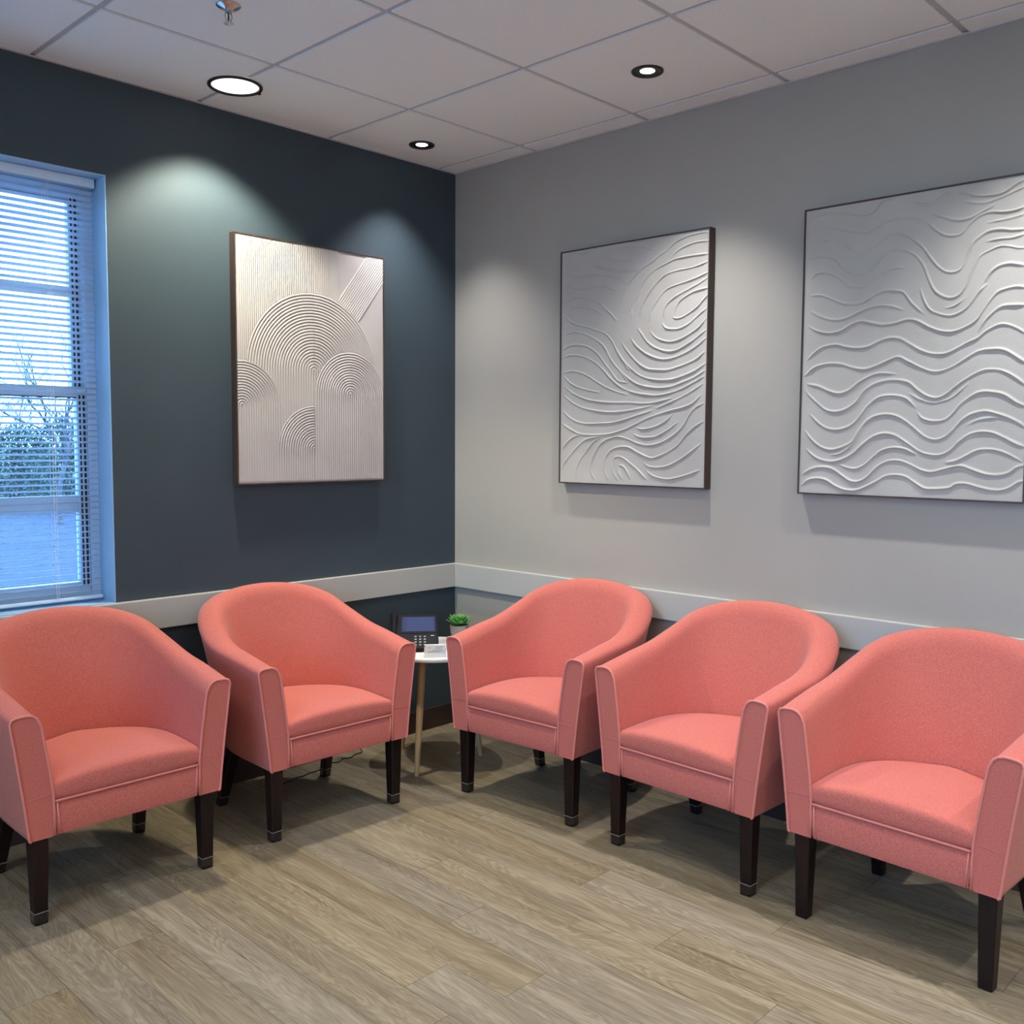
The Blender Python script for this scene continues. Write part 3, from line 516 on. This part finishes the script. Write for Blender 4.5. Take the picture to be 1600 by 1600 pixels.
# ---------------------------------------------------------------- ceiling fixtures
def downlight(x, y, kind, label, group=None):
    t = empty('ceiling_light', (x, y, H)); tag(t, label, 'ceiling light', group)
    if kind == 'big': ro, rl = .098, .084
    else: ro, rl = .056, .026
    bm = bmesh.new()
    if kind == 'big': lathe(bm, [(ro, 0), (ro, -.004), (ro-.003, -.007), (rl+.002, -.006), (rl, -.002), (rl, 0)], 48)
    else: lathe(bm, [(ro, 0), (ro, -.004), (ro-.002, -.006), (ro-.010, -.006), (ro-.013, -.003), (ro-.013, 0)], 40)
    mesh_obj('trim_ring', bm, M['black'], t, True, 35)
    if kind != 'big':
        bm = bmesh.new(); lathe(bm, [(ro-.013, -.0035), (rl+.006, -.0012), (rl, -.001), (rl, 0)], 40); mesh_obj('reflector', bm, M['reflector'], t, True, 35)
    bm = bmesh.new(); lathe(bm, [(0, -.0025), (rl*.7, -.0022), (rl-.0005, -.001), (rl-.0005, 0)], 40)
    mesh_obj('lens', bm, M['lamp_big' if kind == 'big' else 'lamp_small'], t, True)
    if kind == 'big':
        bm = bmesh.new(); box(bm, .088, .104, -.006, .006, -.008, 0, .002); mesh_obj('clip', bm, M['black'], t)
    ld = bpy.data.lights.new('lamp', 'SPOT'); ld.spot_size = R(110 if kind == 'big' else 92); ld.spot_blend = .45 if kind == 'big' else 1.0
    ld.shadow_soft_size = .05 if kind == 'big' else .02
    ld.energy = POWER['corner' if (kind == 'small' and y > -1) else kind if y > -2 or x > -1 else 'far']; ld.color = LCOL[kind]
    lo = bpy.data.objects.new('lamp', ld); COL.objects.link(lo); lo.parent = t; lo.location = (0, 0, -.014)
    return t
LLAB = ['large round downlight with wide white lens near the blue wall', 'small round downlight nearest the room corner', 'small round downlight above the swirl relief picture',
        'small round downlight above the wave relief picture', 'small round downlight farthest along the grey wall',
        'small added fill downlight in mid ceiling', 'small added fill downlight in mid ceiling left', 'small added fill downlight behind the viewer', 'small added fill downlight behind the viewer left']
for (x, y, k), lb in zip(LIGHTS, LLAB): downlight(x, y, k, lb, None if k == 'big' else 'small round downlights')

# fill panels added out of view to light the room, shaped like LED troffers
for px_, py_, lb in ((-3.45, -1.75, 'added fill panel left of the viewer'), (-2.26, -4.15, 'added fill panel right of the viewer'), (-4.06, -4.15, 'added fill panel behind the viewer')):
    t = empty('added_fill_panel', (px_, py_, H)); tag(t, lb, 'ceiling light', 'added fill panels')
    bm = bmesh.new(); box(bm, -.30, .30, -.60, .60, -.006, 0, .001); mesh_obj('frame', bm, M['tbar'], t)
    bm = bmesh.new(); box(bm, -.27, .27, -.57, .57, -.0075, -.006); mesh_obj('diffuser', bm, M['fill_panel_lens'], t)
    ld = bpy.data.lights.new('fill_panel_lamp', 'AREA'); ld.shape = 'RECTANGLE'; ld.size = .54; ld.size_y = 1.14; ld.energy = FILL_PANEL_W; ld.color = (1, .97, .92)
    lo = bpy.data.objects.new('fill_panel_lamp', ld); COL.objects.link(lo); lo.parent = t; lo.location = (0, 0, -.012)

sp = empty('fire_sprinkler', (-1.695, -.833, H)); tag(sp, 'chrome pendent fire sprinkler on the ceiling at the top edge', 'sprinkler')
bm = bmesh.new(); lathe(bm, [(.036, 0), (.036, -.003), (.030, -.008), (.016, -.012), (.013, -.016), (0, -.016)], 32); mesh_obj('escutcheon', bm, M['chrome'], sp, True, 40)
bm = bmesh.new(); lathe(bm, [(0, -.014), (.010, -.014), (.010, -.022), (.006, -.024), (0, -.024)], 16)
for s in (-1, 1): tube(bm, [(s*.007, 0, -.02), (s*.012, 0, -.03), (s*.009, 0, -.042), (0, 0, -.052)], .002, 8)
mesh_obj('frame_arms', bm, M['chrome'], sp, True, 40)
bm = bmesh.new(); lathe(bm, [(0, -.024), (.0025, -.025), (.0025, -.044), (0, -.046)], 12); mesh_obj('glass_bulb', bm, M['black'], sp, True)
bm = bmesh.new()
for k in range(12):
    a = 2*math.pi*k/12
    box(bm, .004, .015, -.0022, .0022, -.0545, -.053, 0, mtx=Matrix.Rotation(a, 4, 'Z'))
lathe(bm, [(0, -.052), (.006, -.0525), (.006, -.055), (0, -.056)], 16); mesh_obj('deflector', bm, M['chrome'], sp)

# ================================================================ ARMCHAIR
ZB, ZW = .262, .365
def lerp(a, b, t): return a+(b-a)*t
def keyf(keys, t):
    xs = [k[0] for k in keys]; ys = [k[1] for k in keys]
    for i in range(len(xs)-1):
        if t <= xs[i+1]:
            h = xs[i+1]-xs[i]; u = (t-xs[i])/h
            def sl_(j):
                if j == 0: return (ys[1]-ys[0])/(xs[1]-xs[0])
                if j == len(xs)-1: return 0
                return (ys[j+1]-ys[j-1])/(xs[j+1]-xs[j-1])
            m0, m1 = sl_(i)*h, sl_(i+1)*h
            return (2*u**3-3*u*u+1)*ys[i]+(u**3-2*u*u+u)*m0+(-2*u**3+3*u*u)*ys[i+1]+(u**3-u*u)*m1
    return ys[-1]
NS, NC = 8, 26
def half_plan(W, D, s, ex):
    pts = [(W, s*k/NS) for k in range(NS)]
    for k in range(NC+1):
        a = math.pi/2*k/NC; c, sn = max(math.cos(a), 0), math.sin(a)
        pts.append((W*c**(2/ex), s+(D-s)*sn**(2/ex)))
    # resample evenly
    P = [Vector(p) for p in pts]; L_ = [0]
    for a, b in zip(P, P[1:]): L_.append(L_[-1]+(b-a).length)
    out = []; N_ = 40
    for k in range(N_+1):
        t = L_[-1]*k/N_; j = 0
        while j < len(L_)-2 and L_[j+1] < t: j += 1
        out.append(P[j].lerp(P[j+1], (t-L_[j])/(L_[j+1]-L_[j])))
    return out
def widen(P, w0, w1):
    return [Vector((p.x*(w0/w1+(1-w0/w1)*min(1, max(0, p.y/.34))**.8), p.y)) for p in P]
OB = half_plan(.297, .505, .11, 3.2); OT = widen(half_plan(.362, .612, .10, 3.7), .342, .362)
IB = half_plan(.226, .425, .12, 3.3); IT = widen(half_plan(.282, .532, .10, 3.6), .262, .282)
HK = [(0, .630), (.2, .658), (.36, .680), (.5, .722), (.64, .780), (.8, .818), (1, .834)]
def section(k):
    t = k/40; h = keyf(HK, t); ob, ot, ib, it = OB[k], OT[k], IB[k], IT[k]
    def inn(z): f = max(0, min(1, (z-ZW)/(h-ZW))); return ib.lerp(it, f**1.25)
    def out(z): f = max(0, min(1, (z-ZB)/(h-ZB))); return ob.lerp(ot, f**1.15)
    P = []
    for z in (.27, .33, .38, .44, .50, .56): 
        if z < h-.06: p = inn(z); P.append((p.x, p.y, z))
    for z in ((h-.055), (h-.035)): p = inn(z); P.append((p.x, p.y, z))
    a, b = inn(h-.02), out(h-.015)
    rnd = min(1, t*2.2)          # the back is rounder than the arm fronts
    for f, dz in ((.10, -.013), (.24, -.004), (.42, 0), (.62, -.0005-.001*rnd), (.80, -.002-.005*rnd), (.93, -.006-.010*rnd)):
        p = a.lerp(b, f); P.append((p.x, p.y, h+dz))
    P.append((*out(h-.02), h-.016-.012*rnd))
    for f in (.92, .8, .6, .4, .2, .06): z = lerp(ZB, h-.02, f); p = out(z); P.append((p.x, p.y, z))
    P.append((ob.x, ob.y, ZB+.004)); q = ob.lerp(ib, .08); P.append((q.x, q.y, ZB))
    q = ob.lerp(ib, .9); P.append((q.x, q.y, ZB))
    return P
def full_sections():
    n = max(len(section(k)) for k in range(41)); S = []
    for k in range(41):
        s = section(k)
        S.append(s)
    R_ = S[:]                         # viewer-right side (+x), front to back middle
    Lh = [[(-x, y, z) for x, y, z in s] for s in S[:-1]]
    return R_ + Lh[::-1]
def make_chair():
    t = empty('armchair')
    S = full_sections(); n = len(S[0]); bm = bmesh.new()
    V = [[bm.verts.new(p) for p in s] for s in S]
    for A, B in zip(V, V[1:]):
        for k in range(n): bm.faces.new((A[k], A[(k+1) % n], B[(k+1) % n], B[k]))
    for side, s in ((0, S[0]), (-1, S[-1])):
        bm.faces.new(V[side])
    body = mesh_obj('body', bm, M['fabric'], t, True, 50)
    # welt piping round each arm front and along the arm top edge line
    for sd in (1, -1):
        s = S[0] if sd == 1 else S[-1]
        bm = bmesh.new()
        loop = [Vector((x, y-.001, z)) for x, y, z in s[:-1]]
        loop[0].z = ZB+.002
        tube(bm, loop, .0040, 8)
        # seam across the arm front
        xi = lerp(.2265, .224, .3); tube(bm, [(sd*.228, -.0005, ZW+.022), (sd*.264, -.0012, ZW+.020), (sd*.304, -.0005, ZW+.016)], .0008, 6)
        mesh_obj('welt', bm, M['piping'], t, True)
    # front rail between the arms
    bm = bmesh.new(); NX = 24; rows = []
    prof = [(.040, ZW-.002), (.006, ZW-.003), (.001, ZW-.008), (-.002, .33), (-.0025, .30), (-.001, .272), (.002, ZB+.001), (.040, ZB+.001)]
    for y, z in prof:
        w = lerp(.219, .226, (z-ZB)/(ZW-ZB)); rows.append([bm.verts.new((lerp(-w, w, i/NX), y+.0015, z)) for i in range(NX+1)])
    for A, B in zip(rows, rows[1:]):
        for i in range(NX): bm.faces.new((A[i], A[i+1], B[i+1], B[i]))
    mesh_obj('front_rail', bm, M['fabric'], t, True, 60)
    bm = bmesh.new(); tube(bm, [(lerp(-.223, .223, i/20), -.0035, ZW+.001) for i in range(21)], .0038, 8)
    for sd in (1, -1): tube(bm, [(sd*.2175, -.0012, ZW-.002), (sd*.2145, -.0022, .31), (sd*.2105, -.0008, ZB+.003)], .0028, 8)
    mesh_obj('rail_welt', bm, M['piping'], t, True)
    # seat
    bm = bmesh.new(); NXs = 30; rows = []
    def halfw(y):
        best = .2
        for p, q in zip(IB, IB[1:]):
            if p.y <= y <= q.y: return lerp(p.x, q.x, (y-p.y)/max(q.y-p.y, 1e-6))
        return IB[0].x if y < .05 else .05
    pf = [(.012, ZW-.01, 0), (.002, ZW+.002, 0), (-.004, ZW+.009, .05), (-.0065, ZW+.021, .3), (-.0070, ZW+.037, .65), (-.0055, ZW+.048, .85), (-.001, ZW+.055, .95), (.007, ZW+.059, 1), (.024, ZW+.061, 1), (.050, ZW+.062, 1)]
    for k in range(1, 15): y = .05+.372*k/14; pf.append((y, ZW+.062+.006*math.sin(math.pi*k/14)-.012*(k/14)**2, 1))
    for y, z, c in pf:
        w = halfw(max(y, 0))+.004; row = []
        for i in range(NXs+1):
            u = -1+2*i/NXs; x = w*u
            zz = z + c*(.017*(1-abs(u)**2.2)) - (.005*abs(u)**10 if c > .2 else 0)
            row.append(bm.verts.new((x, y+(.006*abs(u)**6 if y < .03 else 0), zz)))
        rows.append(row)
    for A, B in zip(rows, rows[1:]):
        for i in range(NXs): bm.faces.new((A[i], A[i+1], B[i+1], B[i]))
    mesh_obj('seat', bm, M['fabric'], t, True, 70)
    # underside
    bm = bmesh.new(); ring = [(p.x*.97, max(p.y, .012)*.985) for p in OB] + [(-p.x*.97, max(p.y, .012)*.985) for p in OB[:-1][::-1]]
    bm.faces.new([bm.verts.new((x, y, ZB+.004)) for x, y in ring]); mesh_obj('dust_cover', bm, M['dust'], t)
    def leg(top, bot, s0, s1, cup=True):
        bm = bmesh.new(); frustum(bm, bot, s1, top, s0); l = mesh_obj('leg', bm, M['leg'], t)
        if cup:
            f = .036/(top[2]-bot[2]); c1 = tuple(lerp(b_, a_, f) for a_, b_ in zip(top, bot)); c0 = (bot[0], bot[1], 0)
            bm = bmesh.new(); frustum(bm, (c0[0], c0[1], 0), s1*.86, (lerp(c0[0], c1[0], .3), lerp(c0[1], c1[1], .3), .012), s1*1.12, .006)
            frustum(bm, (lerp(c0[0], c1[0], .3), lerp(c0[1], c1[1], .3), .012), s1*1.10, c1, s1*1.13, .006); cp = mesh_obj('foot_cap', bm, M['cup'], l)
            bm = bmesh.new(); q = s1*1.13
            pts = [(c1[0]+a*q, c1[1]+b_*q, c1[2]) for a, b_ in ((-1,-1),(0,-1),(1,-1),(1,0),(1,1),(0,1),(-1,1),(-1,0))]
            tube(bm, pts, .0012, 6, closed=True); tag(mesh_obj('cap_rim', bm, M['cupring'], l), 'pale rim of the foot cap')
        return l
    for sd in (-1, 1):
        leg((sd*.262, .040, ZB+.006), (sd*.262, .040, .002), .0245, .0185)
        leg((sd*.212, .400, ZB+.006), (sd*.236, .478, .002), .0230, .0170)
    return t
chairs = [(-1.9715, -.6667, -.51, 'coral fabric tub armchair below the window, farthest left'),
          (-1.1725, -.6587, -1.95, 'coral fabric tub armchair under the beige arch picture, left of the side table'),
          (-.6455, -1.0089, -86.66, 'coral fabric tub armchair just right of the side table, against the grey wall'),
          (-.6508, -1.753, -91.87, 'middle coral fabric tub armchair of the three along the grey wall'),
          (-.6773, -2.4678, -92.3, 'coral fabric tub armchair under the wave picture, farthest right, without foot caps')]
proto = make_chair()
for i, (x, y, a, lb) in enumerate(chairs):
    o = proto if i == 0 else copy_tree(proto)
    o.location = (x, y, 0); o.rotation_euler = (0, 0, R(a)); tag(o, lb, 'armchair', 'coral tub armchairs around the corner')
    if i == 4:
        for l in list(o.children):
            for g_ in list(l.children):
                if g_.name.startswith(('foot_cap', 'cap_rim')): bpy.data.objects.remove(g_, do_unlink=True)

# ================================================================ PICTURES
def relief(W_, H_, step, fn):
    nx, ny = int(W_/step)+1, int(H_/step)+1
    u = np.linspace(0, W_, nx); v = np.linspace(0, H_, ny); U, V_ = np.meshgrid(u, v)
    return U, V_, fn(U, V_), nx, ny
def crom(pts, st=.0012):
    P = [np.array(p) for p in pts]; P = [2*P[0]-P[1]] + P + [2*P[-1]-P[-2]]; out = []
    for i in range(1, len(P)-2):
        a, b, c, d = P[i-1:i+3]; n_ = max(2, int(np.linalg.norm(c-b)/st))
        for k in range(n_):
            t = k/n_; out.append(.5*((2*b)+(-a+c)*t+(2*a-5*b+4*c-d)*t*t+(-a+3*b-3*c+d)*t**3))
    out.append(P[-2]); return out
def ridge_field(curves, amp, sig, seed):
    r_ = random.Random(seed)
    def fn(U, V_):
        Z = np.zeros_like(U); du = U[0, 1]-U[0, 0]; dv = V_[1, 0]-V_[0, 0]; ny, nx = U.shape
        for w, c in curves:
            P = crom(c); n_ = len(P); ph = r_.uniform(0, 6); ph2 = r_.uniform(0, 6)
            for k, (x, y) in enumerate(P):
                tp = min(1, k/25+.25, (n_-k)/25+.25); a = amp*(.45+.55*w)*tp*(1+.18*math.sin(k*.021+ph)+.10*math.sin(k*.083+ph2)); sg = sig*(.8+.25*w)*(1+.2*math.sin(k*.013+ph2))
                i0, i1 = max(0, int((x-.016)/du)), min(nx, int((x+.016)/du)+2); j0, j1 = max(0, int((y-.022)/dv)), min(ny, int((y+.016)/dv)+2)
                if i1 <= i0 or j1 <= j0: continue
                dx = U[j0:j1, i0:i1]-x; dy = V_[j0:j1, i0:i1]-y; d2 = dx*dx+dy*dy
                h = a*np.exp(-(d2/(sg*sg))**1.0)
                Z[j0:j1, i0:i1] = np.maximum(Z[j0:j1, i0:i1], h)
        return Z
    return fn
def arches(U, V_):
    def comb(d, p): return np.abs(np.sin(np.pi*d/p))**.8
    Z = .0028*comb(U, .0092)*(U < .5)                     # vertical combing, upper left
    # diagonal combed band, top right
    dx, dy = .114, -.092; ln = math.hypot(dx, dy); s = ((U-.499)*dx+(V_-.789)*dy)/ln; al = ((U-.499)*(-dy)+(V_-.789)*dx)/ln
    # band axis leans: edges run from the big arch up to the top right corner
    ang = math.atan2(.914-.789, .593-.499); nx_, ny_ = math.sin(ang), -math.cos(ang); s = (U-.499)*nx_+(V_-.789)*ny_
    band = (s > 0) & (s < .140); Z = np.where((U >= .5) | band, 0, Z); Z = np.where(band, .0034*comb(s, .0098), Z)
    Z = np.where((U > .5) & ~band & (V_ > .6), .0002, Z)
    def arch(Z, cx, cy, r, p, amp, legs=True, x0=-1, x1=2):
        d = np.hypot(U-cx, V_-cy); m = (d < r) & (V_ >= cy) & (U > x0) & (U < x1)
        Z = np.where(m, amp*comb(d, p), Z)
        if legs: m2 = (np.abs(U-cx) < r) & (V_ < cy) & (U > x0) & (U < x1); Z = np.where(m2, amp*(.30+.70*np.exp(-np.maximum(cy-V_, 0)/.035))*comb(U-cx, p) + amp*.25*(1-np.exp(-np.maximum(cy-V_, 0)/.035)), Z)
        return Z
    Z = arch(Z, .365, .470, .325, .0125, .0038); Z = arch(Z, .020, .316, .178, .0112, .0038); Z = arch(Z, .555, .377, .184, .0115, .0042)
    Z = arch(Z, .365, .140, .178, .0115, .0044, True, -1, .366)
    Z = np.where(np.abs(U-.366) < .0016, .0, Z) * np.clip(np.minimum(U, .742-U)/.006, 0, 1)
    return Z * np.clip(np.minimum(V_, .992-V_)/.006, 0, 1)
def picture(name, label, loc, rz, fn, step, canvas_mat):
    # local: x to the viewer's right, -y out of the wall, z up, origin at lower left on the wall
    t = empty(name, loc, rz); tag(t, label, 'wall art')
    fw, D_ = .0055, .040
    bm = bmesh.new()
    box(bm, 0, fw, -D_, -.001, 0, 1.0, .0006, 1); box(bm, .75-fw, .75, -D_, -.001, 0, 1.0, .0006, 1)
    box(bm, fw, .75-fw, -D_, -.001, 0, fw, .0006, 1); box(bm, fw, .75-fw, -D_, -.001, 1-fw, 1.0, .0006, 1)
    mesh_obj('picture_frame', bm, M['frame'], t)
    U, V_, Z, nx, ny = relief(.750-2*fw, 1.0-2*fw, step, fn)
    co = np.stack([U+fw, -.0355-Z, V_+fw], -1).reshape(-1, 3)
    idx = np.arange(nx*ny).reshape(ny, nx)
    q = np.stack([idx[:-1, :-1], idx[:-1, 1:], idx[1:, 1:], idx[1:, :-1]], -1).reshape(-1, 4)
    # side skirt and back
    b0 = len(co); back = np.array([[fw, -.004, fw], [.75-fw, -.004, fw], [.75-fw, -.004, 1-fw], [fw, -.004, 1-fw]])
    co2 = np.concatenate([co, back])
    me = bpy.data.meshes.new('canvas'); me.vertices.add(len(co2)); me.vertices.foreach_set('co', co2.ravel())
    nq = len(q); me.loops.add(nq*4+4); me.polygons.add(nq+1)
    li = np.concatenate([q.ravel(), [b0, b0+3, b0+2, b0+1]]); me.loops.foreach_set('vertex_index', li)
    me.polygons.foreach_set('loop_start', np.arange(nq+1)*4)
    me.polygons.foreach_set('use_smooth', np.ones(nq+1, dtype=bool)); me.update(calc_edges=True); me.validate()
    me.materials.append(canvas_mat); o = bpy.data.objects.new('canvas', me); COL.objects.link(o); o.parent = t
    return t
picture('framed_relief', 'beige combed plaster relief of concentric arches in a thin dark frame on the blue wall', (-1.222, 0, 1.230), 0, arches, .0018, M['canvas_beige'])
picture('framed_relief', 'white plaster relief with an oval swirl of ridges, framed, on the grey wall', (0, -.712, 1.230), R(-90), ridge_field(CURVES_SWIRL, .0042, .0028, 1), .0018, M['canvas_white'])
picture('framed_relief', 'white plaster relief of long horizontal waves, cut by the right edge of the photo', (0, -1.847, 1.230), R(-90), ridge_field(CURVES_WAVES, .0052, .0033, 2), .0018, M['canvas_white'])

# ================================================================ SIDE TABLE AND WHAT STANDS ON IT
TZ = .505
tb = empty('side_table', (-.463, -.36, 0)); tag(tb, 'round white topped side table on light wood legs in the room corner', 'table')
bm = bmesh.new(); lathe(bm, [(0, TZ-.018), (.225, TZ-.018), (.236, TZ-.014), (.238, TZ-.006), (.236, TZ-.001), (.232, TZ), (0, TZ)], 64); mesh_obj('table_top', bm, M['tabletop'], tb, True, 40)
for (fx, fy) in ((-.191, -.109), (.190, -.106), (0, .218)):
    bm = bmesh.new(); tube(bm, [(fx*.66, fy*.66, TZ-.018), (fx*.83, fy*.83, .25), (fx, fy, .0)], [.0165, .0150, .0105], 16); mesh_obj('leg', bm, M['beech'], tb, True, 40)
bm = bmesh.new(); tube(bm, [(-.126*.95, -.072, TZ-.03), (.126*.95, -.070, TZ-.03), (0, .144, TZ-.03)], .009, 8, closed=True); mesh_obj('brace', bm, M['beech'], tb)

# desk phone: local x = viewer right, local -y = toward the sitter
ph = empty('desk_phone', (-.5615-.017, -.342-.020, TZ), math.atan2(-.648, .762)); tag(ph, 'black desk telephone with a blue screen on the side table', 'telephone')
tilt = R(27)
def on_ph(bm, x0, x1, s0, s1, h0, h1, bev=.002):
    # box on the sloped face: s measured up the slope from the front edge, h above it
    m_ = Matrix.Translation((0, -.020, .012)) @ Matrix.Rotation(tilt, 4, 'X')
    return box(bm, x0, x1, s0, s1, h0, h1, bev, 2, m_)
bm = bmesh.new(); on_ph(bm, -.108, .108, 0, .235, -.012, .010, .005)
mesh_obj('body', bm, M['phone'], ph)
bm = bmesh.new(); box(bm, -.08, .08, .105, .165, 0, .055, .004); mesh_obj('stand', bm, M['phone'], ph)
bm = bmesh.new(); on_ph(bm, -.062, .102, .100, .222, .0102, .0122, .001); mesh_obj('screen_bezel', bm, M['phone'], ph)
bm = bmesh.new(); on_ph(bm, -.050, .094, .110, .214, .0124, .0130, 0); sc = tag(mesh_obj('screen', bm, M['screen'], ph), 'dim blue lit screen')
bm = bmesh.new()
for k in range(6): on_ph(bm, -.030, .088, .118+k*.0158, .123+k*.0158, .0131, .0133, 0)
mesh_obj('screen_rows', bm, M['screenline'], sc)
for r_ in range(4):
    for c_ in range(3):
        bm = bmesh.new(); on_ph(bm, .004+c_*.020, .004+c_*.020+.009, .016+r_*.019, .016+r_*.019+.007, .0102, .0118, .001); mesh_obj('key', bm, M['key'], ph)
bm = bmesh.new(); on_ph(bm, .074, .090, .080, .085, .0102, .0116, .001); mesh_obj('key', bm, M['key'], ph)
bm = bmesh.new(); m_ = Matrix.Translation((0, -.020, .012)) @ Matrix.Rotation(tilt, 4, 'X')
tube(bm, [m_ @ Vector((-.085, s, h)) for s, h in ((.016, .016), (.024, .028), (.06, .034), (.12, .035), (.17, .034), (.208, .028), (.217, .016))], [.015, .018, .012, .011, .012, .018, .015], 12)
mesh_obj('handset', bm, M['phone'], ph, True, 50)

# business card holder
ch = empty('card_holder', (-.578, -.500, TZ), math.atan2(-.648, .762)); tag(ch, 'clear acrylic card holder at the front edge of the side table', 'card holder')
bm = bmesh.new(); box(bm, -.046, .046, -.022, .022, 0, .003, .001); box(bm, -.046, .046, -.022, -.020, .003, .016, .0005); box(bm, -.046, .046, .0, .002, .003, .040, .0005)
for s in (-1, 1): box(bm, s*.045-.001, s*.045+.001, -.020, .0, .003, .020, .0005)
mesh_obj('tray', bm, M['acrylic'], ch)
cs = empty('business_cards', (-.578, -.500, TZ+.0035), math.atan2(-.648, .762)); tag(cs, 'stack of white printed cards standing in the card holder', 'cards')
bm = bmesh.new(); box(bm, -.0435, .0435, -.014, -.004, .0, .050, .0005, 1); st_ = mesh_obj('card_stack', bm, M['card'], cs)
bm = bmesh.new()
for x0_, x1_, z_ in ((-.030, -.018, .036), (.000, .032, .040), (-.002, .030, .034), (-.012, .034, .026), (-.030, .020, .020)): box(bm, x0_, x1_, -.0146, -.0142, z_, z_+.0018)
tag(mesh_obj('printing', bm, M['ink'], cs), 'grey printed lines')

# plant
pt = empty('potted_plant', (-.285, -.335, TZ)); tag(pt, 'small green succulent in a taupe pot at the back of the side table', 'plant')
bm = bmesh.new(); lathe(bm, [(0, .0), (.030, 0), (.033, .004), (.042, .070), (.043, .074), (.040, .074), (.038, .064), (0, .064)], 32); mesh_obj('pot', bm, M['pot'], pt, True, 40)
bm = bmesh.new(); lathe(bm, [(0, .068), (.037, .066), (.037, .0645)], 24); mesh_obj('soil', bm, M['soil'], pt)
r_ = random.Random(4)
for k in range(46):
    bm = bmesh.new(); a = k*2.39996; lv = k/46; el = lerp(1.25, .25, lv); ln = lerp(.032, .066, lv)*r_.uniform(.85, 1.1); wd = .0165*r_.uniform(.8, 1.15)
    grid = []
    for i in range(7):
        s = i/6; w_ = wd*math.sin(math.pi*min(.985, s**.75))**.8+.0006; row = []
        for j in range(5):
            q = -1+j/2; rr = ln*s; z_ = .070+rr*math.sin(el)+.010*s*s-.004*q*q*0+.003*abs(q)
            row.append(bm.verts.new((rr*math.cos(el)*math.cos(a)-q*w_*math.sin(a), rr*math.cos(el)*math.sin(a)+q*w_*math.cos(a), z_)))
        grid.append(row)
    for A, B in zip(grid, grid[1:]):
        for j in range(4): bm.faces.new((A[j], A[j+1], B[j+1], B[j]))
    o = mesh_obj('leaf', bm, M['leaf'] if k % 6 else M['leaf_edge'], pt, True); md = o.modifiers.new('thickness', 'SOLIDIFY'); md.thickness = .0014
# cord
bm = bmesh.new()
cp = [(-1.12, -.16), (-1.03, -.135), (-.95, -.125), (-.913, -.118), (-.86, -.115), (-.82, -.082), (-.78, -.09), (-.74, -.072), (-.716, -.080), (-.68, -.070), (-.649, -.061), (-.62, -.05), (-.605, -.022)]
P = crom([(x, y) for x, y in cp], .012)
tube(bm, [(p[0], p[1]+.004*math.sin(i*1.1), .0026) for i, p in enumerate(P)] + [(-.603, -.012, .03), (-.60, -.010, .2), (-.60, -.010, .45), (-.575, -.06, .508), (-.53, -.13, .509), (-.50, -.19, .512)], .0024, 6)
tag(mesh_obj('phone_cord', bm, M['blackcord'], None, True), 'thin black cord trailing on the floor behind the second armchair', 'cord')
